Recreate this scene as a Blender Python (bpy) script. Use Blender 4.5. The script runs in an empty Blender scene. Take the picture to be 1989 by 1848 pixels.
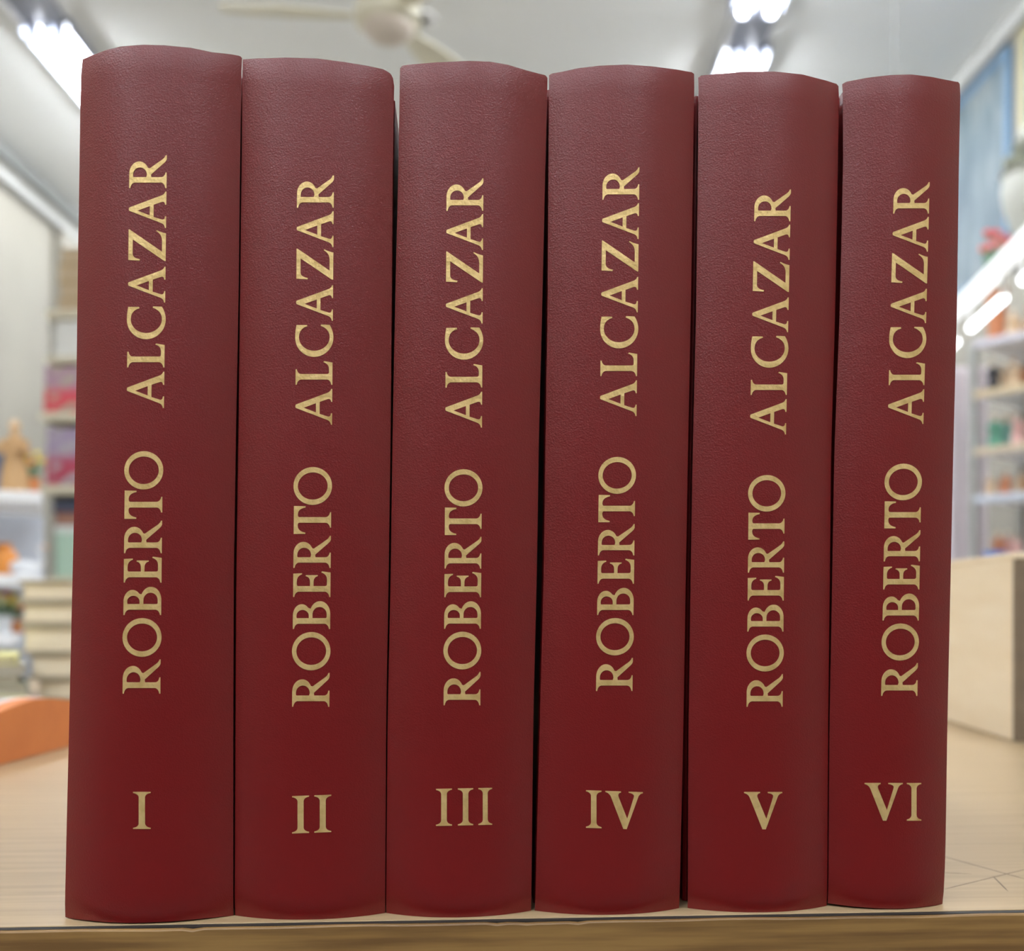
import bpy, bmesh, math, random
from mathutils import Vector, Matrix
from mathutils.geometry import tessellate_polygon

random.seed(7)
SC = bpy.context.scene
COL = SC.collection

# ------------------------------------------------------------------ camera, world, exposure
F = 1990.0            # focal length in pixels of the 1989 px wide frame
CX, HY = 994.5, 1180.0  # principal column and horizon row
CZ = 0.0902           # lens height above the table top
cam_data = bpy.data.cameras.new('camera')
cam_data.sensor_fit = 'HORIZONTAL'
cam_data.sensor_width = 36.0
cam_data.lens = 36.0 * F / 1989.0
cam_data.shift_y = (HY - 924.0) / 1989.0
cam_data.clip_start = 0.01
cam_data.clip_end = 60
cam_data.dof.use_dof = True
cam_data.dof.focus_distance = 0.300
cam_data.dof.aperture_fstop = 9.0
cam = bpy.data.objects.new('camera', cam_data)
cam.location = (0, 0, CZ)
cam.rotation_euler = (math.radians(90), 0, 0)
COL.objects.link(cam)
SC.camera = cam

world = bpy.data.worlds.new('world')
SC.world = world
world.use_nodes = True
world.node_tree.nodes['Background'].inputs[0].default_value = (0.8, 0.88, 1.0, 1)
world.node_tree.nodes['Background'].inputs[1].default_value = 0.3

SC.view_settings.view_transform = 'Standard'
SC.view_settings.look = 'None'
SC.view_settings.gamma = 1
SC.view_settings.use_curve_mapping = False
SC.view_settings.exposure = 2.0
SC.cycles.max_bounces = 10
SC.cycles.diffuse_bounces = 6
SC.cycles.use_denoising = True
TUBE = 16.0           # strength of the ceiling tubes

# room dimensions (table top is z = 0)
ZF, ZC = -0.80, 2.09
XL, XR, YN, YB = -2.22, 1.70, -3.2, 7.2


# ------------------------------------------------------------------ helpers
def P(px, py, Y):
    return Vector(((px - CX) / F * Y, Y, CZ + (HY - py) / F * Y))


def tag(o, label=None, cat=None, group=None, kind=None):
    if label: o['label'] = label
    if cat: o['category'] = cat
    if group: o['group'] = group
    if kind: o['kind'] = kind
    return o


def thing(name, loc, label, cat, group=None, rz=0.0):
    o = bpy.data.objects.new(name, None)
    o.empty_display_size = 0.02
    o.location = loc
    o.rotation_euler = (0, 0, rz)
    COL.objects.link(o)
    return tag(o, label, cat, group)


def link_mesh(name, bm, mat, parent=None, smooth=False, loc=(0, 0, 0), rz=0.0):
    bmesh.ops.recalc_face_normals(bm, faces=bm.faces[:])
    me = bpy.data.meshes.new(name)
    bm.to_mesh(me)
    bm.free()
    me.materials.append(mat)
    if smooth:
        for p in me.polygons: p.use_smooth = True
        try:
            me.set_sharp_from_angle(angle=math.radians(40))
        except Exception:
            pass
    o = bpy.data.objects.new(name, me)
    COL.objects.link(o)
    o.location = loc
    o.rotation_euler = (0, 0, rz)
    if parent: o.parent = parent
    return o


def box(bm, c, s, bev=0.0, rot=None):
    r = bmesh.ops.create_cube(bm, size=1.0)
    vs = r['verts']
    bmesh.ops.scale(bm, vec=s, verts=vs)
    if bev > 0:
        es = list({e for v in vs for e in v.link_edges})
        rr = bmesh.ops.bevel(bm, geom=es, offset=bev, segments=2, affect='EDGES', profile=0.5)
        vs = list({v for f in rr['faces'] for v in f.verts} | {v for v in vs if v.is_valid})
    if rot is not None:
        bmesh.ops.rotate(bm, cent=(0, 0, 0), matrix=rot, verts=vs)
    bmesh.ops.translate(bm, vec=c, verts=vs)
    return vs


def boxm(c, s, bev=0.0, rot=None):
    bm = bmesh.new()
    box(bm, c, s, bev, rot)
    return bm


def b2(x0, x1, y0, y1, z0, z1, bev=0.0):
    return boxm(((x0 + x1) / 2, (y0 + y1) / 2, (z0 + z1) / 2), (x1 - x0, y1 - y0, z1 - z0), bev)


def lathe(bm, prof, n=24, c=(0, 0, 0), sx=1.0, sy=1.0):
    rings = []
    for r, z in prof:
        if r < 1e-6:
            rings.append([bm.verts.new((c[0], c[1], c[2] + z))])
        else:
            rings.append([bm.verts.new((c[0] + sx * r * math.cos(2 * math.pi * k / n),
                                        c[1] + sy * r * math.sin(2 * math.pi * k / n), c[2] + z)) for k in range(n)])
    for a, b in zip(rings, rings[1:]):
        for k in range(n):
            q = [a[k % len(a)], a[(k + 1) % len(a)], b[(k + 1) % len(b)], b[k % len(b)]]
            u = []
            for v in q:
                if v not in u: u.append(v)
            if len(u) > 2: bm.faces.new(u)
    for r in (rings[0], rings[-1]):
        if len(r) > 2: bm.faces.new(r)


def lathem(prof, n=24, c=(0, 0, 0), sx=1.0, sy=1.0):
    bm = bmesh.new()
    lathe(bm, prof, n, c, sx, sy)
    return bm


def tube(bm, pts, r, n=12):
    pts = [Vector(p) for p in pts]
    rr = r if isinstance(r, (list, tuple)) else [r] * len(pts)
    rings = []
    for i, p in enumerate(pts):
        d = (pts[min(i + 1, len(pts) - 1)] - pts[max(i - 1, 0)]).normalized()
        a = d.cross(Vector((0, 0, 1)))
        if a.length < 1e-3: a = d.cross(Vector((1, 0, 0)))
        a.normalize()
        b = d.cross(a)
        rings.append([bm.verts.new(p + rr[i] * (a * math.cos(2 * math.pi * k / n) + b * math.sin(2 * math.pi * k / n))) for k in range(n)])
    for a, b in zip(rings, rings[1:]):
        for k in range(n):
            bm.faces.new((a[k], a[(k + 1) % n], b[(k + 1) % n], b[k]))
    bm.faces.new(rings[0])
    bm.faces.new(rings[-1][::-1])


def ball(bm, c, r, sub=2, s=(1, 1, 1), noise=0.0):
    rr = bmesh.ops.create_icosphere(bm, subdivisions=sub, radius=r)
    for v in rr['verts']:
        k = 1 + noise * math.sin(v.co.x * 9 / r + 1.3) * math.cos(v.co.y * 7 / r) * math.sin(v.co.z * 8 / r + .4)
        v.co = Vector((v.co.x * s[0] * k + c[0], v.co.y * s[1] * k + c[1], v.co.z * s[2] * k + c[2]))


# ------------------------------------------------------------------ materials
def mat(name, col, rough=0.5, metal=0.0, spec=0.5, emit=None, es=0.0):
    m = bpy.data.materials.new(name)
    m.use_nodes = True
    b = m.node_tree.nodes['Principled BSDF']
    b.inputs['Base Color'].default_value = (*col, 1)
    b.inputs['Roughness'].default_value = rough
    b.inputs['Metallic'].default_value = metal
    b.inputs['Specular IOR Level'].default_value = spec
    if emit:
        b.inputs['Emission Color'].default_value = (*emit, 1)
        b.inputs['Emission Strength'].default_value = es
    return m


def add_noise(m, scale, c2, detail=4, stretch=(1, 1, 1), lo=0.35, hi=0.65, bump=0.0, bdist=0.001, bscale=None):
    """blend the base colour with c2 through an object-space noise, and add a noise bump"""
    nt = m.node_tree
    b = nt.nodes['Principled BSDF']
    tc = nt.nodes.new('ShaderNodeTexCoord')
    mp = nt.nodes.new('ShaderNodeMapping')
    mp.inputs['Scale'].default_value = stretch
    nt.links.new(tc.outputs['Object'], mp.inputs[0])
    if c2 is not None:
        n = nt.nodes.new('ShaderNodeTexNoise')
        n.inputs['Scale'].default_value = scale
        n.inputs['Detail'].default_value = detail
        nt.links.new(mp.outputs[0], n.inputs[0])
        r = nt.nodes.new('ShaderNodeValToRGB')
        r.color_ramp.elements[0].position = lo
        r.color_ramp.elements[1].position = hi
        r.color_ramp.elements[0].color = b.inputs['Base Color'].default_value[:]
        r.color_ramp.elements[1].color = (*c2, 1)
        nt.links.new(n.outputs[0], r.inputs[0])
        nt.links.new(r.outputs[0], b.inputs['Base Color'])
    if bump > 0:
        n2 = nt.nodes.new('ShaderNodeTexNoise')
        n2.inputs['Scale'].default_value = bscale or scale
        n2.inputs['Detail'].default_value = 3
        nt.links.new(mp.outputs[0], n2.inputs[0])
        bp = nt.nodes.new('ShaderNodeBump')
        bp.inputs['Strength'].default_value = bump
        bp.inputs['Distance'].default_value = bdist
        nt.links.new(n2.outputs[0], bp.inputs['Height'])
        nt.links.new(bp.outputs[0], b.inputs['Normal'])
    return m


M = {}
M['wall'] = add_noise(mat('wall_paint', (0.36, 0.335, 0.28), 0.8), 1.5, (0.30, 0.28, 0.235))
M['ceiling'] = add_noise(mat('ceiling_paint', (0.88, 0.89, 0.88), 0.85), 1.2, (0.86, 0.87, 0.86))
M['floor'] = add_noise(mat('floor_tiles', (0.52, 0.50, 0.47), 0.5), 30, (0.58, 0.56, 0.53))
M['trim'] = mat('trim_white', (0.58, 0.58, 0.56), 0.5)
M['trim_grey'] = mat('trim_grey', (0.30, 0.31, 0.30), 0.6)


def leather():
    m = mat('red_leatherette', (0.152, 0.0020, 0.0028), 0.37, 0, 0.60)
    nt = m.node_tree
    b = nt.nodes['Principled BSDF']
    tc = nt.nodes.new('ShaderNodeTexCoord')
    vo = nt.nodes.new('ShaderNodeTexVoronoi')
    vo.inputs['Scale'].default_value = 2200
    n = nt.nodes.new('ShaderNodeTexNoise')
    n.inputs['Scale'].default_value = 1400
    n.inputs['Detail'].default_value = 4
    n3 = nt.nodes.new('ShaderNodeTexNoise')
    n3.inputs['Scale'].default_value = 60
    n3.inputs['Detail'].default_value = 2
    mx = nt.nodes.new('ShaderNodeMath')
    mx.operation = 'ADD'
    for q in (vo, n, n3): nt.links.new(tc.outputs['Object'], q.inputs['Vector'])
    nt.links.new(vo.outputs['Distance'], mx.inputs[0])
    nt.links.new(n.outputs[0], mx.inputs[1])
    bp = nt.nodes.new('ShaderNodeBump')
    bp.inputs['Strength'].default_value = 0.35
    bp.inputs['Distance'].default_value = 0.00012
    nt.links.new(mx.outputs[0], bp.inputs['Height'])
    bp2 = nt.nodes.new('ShaderNodeBump')
    bp2.inputs['Strength'].default_value = 0.15
    bp2.inputs['Distance'].default_value = 0.0003
    nt.links.new(n3.outputs[0], bp2.inputs['Height'])
    nt.links.new(bp.outputs[0], bp2.inputs['Normal'])
    nt.links.new(bp2.outputs[0], b.inputs['Normal'])
    return m


M['leather'] = leather()
M['gold'] = add_noise(mat('gold_foil', (0.80, 0.58, 0.25), 0.42, 0.55), 260, (0.62, 0.42, 0.15), bump=0.5, bdist=0.0003, bscale=700, lo=.45, hi=.75)
M['pages'] = add_noise(mat('book_pages', (0.72, 0.66, 0.52), 0.8), 8, (0.62, 0.55, 0.42), stretch=(1, 1, 120))
M['headband'] = mat('headband_cloth', (0.6, 0.1, 0.1), 0.8)


def wood(name, c1, c2, scale, stretch, rough=0.4, spec=0.5, lo=.3, hi=.7):
    return add_noise(mat(name, c1, rough, 0, spec), scale, c2, 6, stretch, lo, hi, 0.12, 0.0004)


M['table'] = wood('beech_laminate', (0.43, 0.315, 0.18), (0.32, 0.225, 0.12), 9, (1.2, 26, 20), 0.36)
M['edge'] = wood('table_edge_wood', (0.27, 0.15, 0.044), (0.15, 0.075, 0.02), 9, (1.6, 8, 34), 0.5, 0.5, .38, .62)
M['groove'] = mat('dark_joint', (0.015, 0.012, 0.01), 0.7)
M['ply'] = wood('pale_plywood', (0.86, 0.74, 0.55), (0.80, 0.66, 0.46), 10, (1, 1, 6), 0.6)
M['ply_shaded'] = wood('plywood_front_shade', (0.20, 0.15, 0.10), (0.16, 0.12, 0.08), 10, (1, 1, 6), 0.7)  # shade of the box front put into the colour: darker copy of the plywood
M['orange'] = add_noise(mat('orange_leather', (0.62, 0.20, 0.055), 0.55), 60, (0.58, 0.18, 0.05), bump=.1)
M['case_top'] = mat('grey_lid', (0.22, 0.19, 0.17), 0.5)
M['white'] = mat('white_lacquer', (0.82, 0.82, 0.82), 0.35)
M['metal'] = mat('grey_metal', (0.42, 0.43, 0.41), 0.4, 0.3)
M['tube'] = mat('lamp_tube', (1, 1, 1), 0.3, emit=(0.91, 0.955, 1.0), es=TUBE)
M['tube_small'] = mat('small_lamp_tube', (1, 1, 1), 0.3, emit=(0.91, 0.955, 1.0), es=1.6)
M['housing'] = mat('lamp_housing', (0.30, 0.32, 0.38), 0.4)
M['fan'] = mat('cream_plastic', (0.70, 0.66, 0.52), 0.45)
M['cream'] = mat('cream_paper', (0.70, 0.61, 0.45), 0.8)


def flat(name, col, rough=0.6):
    if name not in M: M[name] = mat(name, col, rough)
    return M[name]


# ------------------------------------------------------------------ the room
def struct(name, bm, m, parent=None):
    o = link_mesh(name, bm, m, parent)
    if parent is None: o['kind'] = 'structure'
    return o


T = 0.1
struct('floor', b2(XL - T, XR + T, YN - T, YB + T, ZF - T, ZF), M['floor'])
struct('ceiling', b2(XL - T, XR + T, YN - T, YB + T, ZC, ZC + T), M['ceiling'])
struct('wall_left', b2(XL - T, XL, YN - T, YB + T, ZF, ZC), M['wall'])
struct('wall_right', b2(XR, XR + T, YN - T, YB + T, ZF, ZC), M['wall'])
struct('wall_back', b2(XL, XR, YB, YB + T, ZF, ZC), M['wall'])
struct('wall_front', b2(XL, XR, YN - T, YN, ZF, ZC), M['wall'])
# cornices along the two long walls
struct('trim_1', b2(XR - 0.035, XR, YN, YB, ZC - 0.07, ZC, 0.01), M['trim'])
struct('trim_2', b2(XL, XL + 0.03, YN, YB, ZC - 0.06, ZC, 0.01), M['trim_grey'])
struct('trim_3', b2(XL, XL + 0.05, YN, YB, ZC - 0.17, ZC - 0.12, 0.01), mat('trim_pale', (.42, .42, .40), .6))
# unseen dark panel on the front wall, added to darken the spine reflections
struct('unseen_dark_panel', b2(XL, XR, YN, YN + .03, ZF, 0.75), mat('unseen_panel_dark', (.06, .035, .02), .5))
# shallow pier on the left wall
struct('trim_4', b2(XL, XL + 0.05, 4.95, 5.35, ZF, ZC - 0.18, 0.004), M['wall'])

ct_ = thing('unseen_block', (-.26, -2.0, ZF), 'added unseen dark block behind the camera', 'unseen_block')  # added block, never in view, so the lower spines reflect something dark
link_mesh('body', b2(-1.85, 1.85, -1.0, 1.0, .0005, .70, .004), mat('unseen_block_dark', (.035, .02, .012), .5), ct_)
link_mesh('block_top', b2(-1.87, 1.87, -1.03, 1.03, .7005, .74, .004), mat('unseen_block_top', (.03, .022, .018), .6), ct_)

# ------------------------------------------------------------------ tabletop
TS = math.atan(0.0565)         # the table edge runs slightly away to the right
T0 = Vector((0.0, 0.2972, 0))  # a point of the joint line


def tloc(x, y, z=0.0):
    """table frame: x along the front edge, y into the table"""
    return Vector((T0.x + x * math.cos(TS) - y * math.sin(TS), T0.y + x * math.sin(TS) + y * math.cos(TS), z))


table = thing('table', tloc(0.1, 0.5, ZF), 'wide wooden table in light beech laminate carrying the row of red books', 'table', rz=TS)
def tchild(name, bm, m, smooth=False):
    o = link_mesh(name, bm, m, None, smooth)
    o.parent = table
    o.location = (-0.1, -0.5, -ZF)
    return o
tchild('tabletop', b2(-1.0, 1.25, 0.0, 1.06, -0.030, 0.0, 0.0002), M['table'])
tchild('edge_joint', b2(-1.0, 1.25, -0.0022, 0.0, -0.029, -0.00025), M['groove'])
# the solid wood lipping, with a few small chips along its upper edge
bm = bmesh.new()
xs = sorted(set([-1.0 + i * 0.01 for i in range(226)] + [c + d for c in (-0.0904, -0.0045, 0.004, 0.019) for d in (-.003, -.0012, 0, .0012, .003)]))
rows = []
for x in xs:
    dz = 0.0
    for c, dp in ((-0.0904, .0005), (-0.0045, .0004), (0.019, .0004), (0.004, .0002)):
        dz = max(dz, dp * max(0, 1 - abs(x - c) / 0.003))
    dz += 0.00012 * (math.sin(x * 170) + math.sin(x * 61 + 1))
    rows.append([bm.verts.new(v) for v in ((x, -0.0022, -0.0004 - dz * .7), (x, -0.0029, -0.0005 - dz), (x, -0.0032, -0.0009 - dz), (x, -0.0032, -0.030), (x, -0.0022, -0.030))])
for a, b in zip(rows, rows[1:]):
    for k in range(5): bm.faces.new((a[k], a[(k + 1) % 5], b[(k + 1) % 5], b[k]))
bm.faces.new(rows[0]); bm.faces.new(rows[-1][::-1])
tchild('edge_lipping', bm, M['edge'])
for sx in (-0.93, 1.18):
    for sy in (0.07, 0.99):
        tchild('leg', b2(sx - .03, sx + .03, sy - .03, sy + .03, ZF, -0.030, 0.003), M['edge'])


def on_table(px, py):
    Y = CZ * F / (py - HY)
    return P(px, py, Y)


def to_t(v):
    d = Vector((v.x - T0.x, v.y - T0.y))
    return Vector((d.x * math.cos(TS) + d.y * math.sin(TS), -d.x * math.sin(TS) + d.y * math.cos(TS), 0))


for k, (a, b, w) in enumerate((((1832, 1664), (1976, 1704), .00022), ((1850, 1724), (1989, 1690), .00018), ((1934, 1708), (1952, 1726), .0002), ((1838, 1696), (1862, 1697), .00018))):
    A, B = to_t(on_table(*a)), to_t(on_table(*b))
    d = (B - A).normalized()
    n = Vector((-d.y, d.x, 0)) * w
    bm = bmesh.new()
    lo = [bm.verts.new(q + Vector((0, 0, -0.0002))) for q in (A - d * .004, A - n, B - n, B + d * .004, B + n, A + n)]
    hi = [bm.verts.new(q + Vector((0, 0, 0.00003))) for q in (A - d * .004, A - n, B - n, B + d * .004, B + n, A + n)]
    bm.faces.new(lo); bm.faces.new(hi)
    for i in range(6): bm.faces.new((lo[i], lo[(i + 1) % 6], hi[(i + 1) % 6], hi[i]))
    tchild('scratch', bm, flat('scratch_dirt', (0.12, 0.08, 0.05)))

# ------------------------------------------------------------------ lettering
GL = {
 'I': (.47, ['M .01 0 L .46 0 L .46 .03 Q .33 .05 .315 .14 L .315 .86 Q .33 .95 .46 .97 L .46 1 L .01 1 L .01 .97 Q .14 .95 .155 .86 L .155 .14 Q .14 .05 .01 .03']),
 'L': (.64, ['M 0 0 L .60 0 L .64 .23 L .61 .25 Q .57 .095 .42 .095 L .34 .095 Q .29 .095 .29 .15 L .29 .86 Q .305 .95 .42 .97 L .42 1 L 0 1 L 0 .97 Q .12 .95 .14 .86 L .14 .14 Q .12 .05 0 .03']),
 'E': (.68, ['M 0 0 L .65 0 L .68 .235 L .65 .25 Q .60 .095 .46 .095 L .34 .095 Q .29 .095 .29 .15 L .29 .455 L .40 .455 Q .53 .455 .55 .345 L .58 .345 L .58 .665 L .55 .665 Q .53 .55 .40 .55 L .29 .55 L .29 .86 Q .29 .905 .34 .905 L .42 .905 Q .56 .90 .60 .765 L .63 .77 L .62 1 L 0 1 L 0 .97 Q .12 .95 .14 .86 L .14 .14 Q .12 .05 0 .03']),
 'T': (.74, ['M .165 0 L .575 0 L .575 .03 Q .46 .05 .445 .14 L .445 .85 Q .445 .895 .52 .895 Q .665 .89 .70 .69 L .735 .69 L .74 1 L 0 1 L .0 .69 L .035 .69 Q .07 .895 .22 .895 Q .295 .895 .295 .85 L .295 .14 Q .28 .05 .165 .03']),
 'Z': (.845, ['M 0 0 L .74 0 Q .76 .12 .83 .25 L .80 .26 Q .72 .105 .54 .10 L .25 .10 L .845 .975 L .845 1 L .03 1 L .01 .70 L .05 .69 Q .08 .89 .20 .89 L .58 .89 L 0 .03']),
 'A': (.97, ['M 0 0 L .31 0 L .31 .03 Q .20 .04 .225 .12 L .295 .34 L .62 .34 L .695 .12 Q .72 .04 .62 .03 L .62 0 L .97 0 L .97 .03 Q .90 .05 .87 .12 L .55 .98 Q .54 1 .51 1 L .49 1 Q .46 1 .45 .97 L .135 .14 Q .10 .04 0 .03', 'M .335 .44 L .585 .44 L .462 .775']),
 'V': (1.0, ['M .48 0 L .57 0 L .87 .84 Q .90 .95 1.0 .97 L 1.0 1 L .62 1 L .62 .97 Q .79 .95 .76 .86 L .585 .28 L .355 .85 Q .32 .95 .42 .97 L .42 1 L 0 1 L 0 .97 Q .10 .95 .145 .86']),
 'C': (.87, ['M .86 .985 L .86 .70 L .825 .69 Q .77 .915 .53 .92 E .53 .50 .365 .42 90 270 Q .75 .08 .84 .33 L .875 .32 L .865 .085 Q .70 -.02 .52 -.02 E .52 .50 .52 .52 270 90 Q .70 1.02 .86 .985']),
 'O': (1.015, ['M E .507 .5 .507 .517 0 360', 'M E .507 .5 .365 .40 0 360']),
 'R': (.90, ['M 0 0 L .43 0 L .43 .03 Q .305 .05 .30 .14 L .30 .41 L .37 .42 L .68 .08 Q .74 .01 .80 0 L .90 0 L .90 .03 Q .84 .05 .79 .11 L .54 .455 E .40 .735 .33 .265 -62 90 L 0 1 L 0 .97 Q .13 .95 .15 .86 L .15 .14 Q .13 .05 0 .03',
            'M .30 .545 L .37 .525 E .37 .715 .195 .185 -88 90 L .33 .90 Q .30 .90 .30 .87']),
 'B': (.74, ['M 0 0 L .40 0 E .40 .275 .34 .275 -90 66 E .36 .765 .30 .235 -48 90 L 0 1 L 0 .97 Q .12 .95 .14 .86 L .14 .14 Q .12 .05 0 .03',
            'M .29 .575 L .36 .575 E .355 .74 .15 .165 -90 90 L .32 .905 Q .29 .905 .29 .88',
            'M .29 .13 Q .29 .095 .33 .095 L .39 .095 E .39 .285 .195 .19 -90 90 L .29 .475']),
}


def parse(s):
    t = s.split()
    i, pts = 0, []
    while i < len(t):
        c = t[i]
        if c == 'M' and t[i + 1] == 'E':
            i += 1
        elif c in 'ML':
            pts.append((float(t[i + 1]), float(t[i + 2]))); i += 3
        elif c == 'Q':
            x0, y0 = pts[-1]
            x1, y1, x2, y2 = map(float, t[i + 1:i + 5])
            for k in range(1, 6):
                u = k / 5
                pts.append(((1 - u) ** 2 * x0 + 2 * u * (1 - u) * x1 + u * u * x2, (1 - u) ** 2 * y0 + 2 * u * (1 - u) * y1 + u * u * y2))
            i += 5
        else:
            cx, cy, rx, ry, a0, a1 = map(float, t[i + 1:i + 7])
            n = max(8, int(abs(a1 - a0) / 9))
            for k in range(n + 1):
                a = math.radians(a0 + (a1 - a0) * k / n)
                pts.append((cx + rx * math.cos(a), cy + ry * math.sin(a)))
            i += 7
    out = []
    for p in pts:
        if not out or (abs(p[0] - out[-1][0]) + abs(p[1] - out[-1][1])) > 1e-4: out.append(p)
    if abs(out[0][0] - out[-1][0]) + abs(out[0][1] - out[-1][1]) < 1e-4: out.pop()
    return out


def glyph_polys(ch):
    return [parse(s) for s in GL[ch][1]]


def letters_mesh(items, topix, surf):
    """items: (char, origin, x-scale, y-scale) in a 2D layout; topix maps layout to photo pixels, surf pixels to the spine"""
    bm = bmesh.new()
    for ch, x0, sx, sy in items:
        polys = [[Vector((x0 + x * sx, y * sy, 0)) for x, y in pl] for pl in glyph_polys(ch)]
        tris = tessellate_polygon(polys)
        vs = [bm.verts.new(p) for pl in polys for p in pl]
        for t in tris:
            try: bm.faces.new([vs[i] for i in t])
            except ValueError: pass
    for ax in (0, 1):
        lo = min(v.co[ax] for v in bm.verts); hi = max(v.co[ax] for v in bm.verts)
        step = 9.0
        k = lo + step
        while k < hi:
            n = Vector((1, 0, 0)) if ax == 0 else Vector((0, 1, 0))
            bmesh.ops.bisect_plane(bm, geom=bm.verts[:] + bm.edges[:] + bm.faces[:], plane_co=n * k, plane_no=n)
            k += step
    bmesh.ops.recalc_face_normals(bm, faces=bm.faces[:])
    top = {}
    for v in bm.verts:
        px, py = topix(v.co.x, v.co.y)
        top[v] = surf(px, py)
    # a thin pressed foil: raised a hair above the cloth, with its own rim
    r = bmesh.ops.extrude_face_region(bm, geom=bm.faces[:])
    back = [g for g in r['geom'] if isinstance(g, bmesh.types.BMVert)]
    orig = list(top.keys())
    for v in orig:
        v.co = top[v] + Vector((0, -0.00012, 0))
    # extruded copies share layout coordinates of their sources
    for v in back:
        px, py = topix(v.co.x, v.co.y)
        v.co = surf(px, py) + Vector((0, 0.0002, 0))
    return bm


# ------------------------------------------------------------------ the six red volumes
RY, RM = 0.3036, 0.0545     # the plane through the spine corners: Y = RY + RM * X
DN = Vector((-RM, 1, 0)).normalized()   # into the row


def plane_pt(px, py):
    t = (px - CX) / F
    Y = RY / (1 - RM * t)
    return P(px, py, Y)


def interp(tab, q):
    if q <= tab[0][0]: return tab[0][1]
    for (a, b), (c, d) in zip(tab, tab[1:]):
        if q <= c: return b + (d - b) * (q - a) / (c - a)
    return tab[-1][1]


def smooth_tab(tab, n=3):
    """gentle resampling so that a traced edge is a soft curve"""
    lo, hi = tab[0][0], tab[-1][0]
    pts = [(lo + (hi - lo) * i / 60, interp(tab, lo + (hi - lo) * i / 60)) for i in range(61)]
    for _ in range(n):
        pts = [pts[0]] + [(pts[i][0], (pts[i - 1][1] + 2 * pts[i][1] + pts[i + 1][1]) / 4) for i in range(1, 60)] + [pts[-1]]
    return pts


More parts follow.
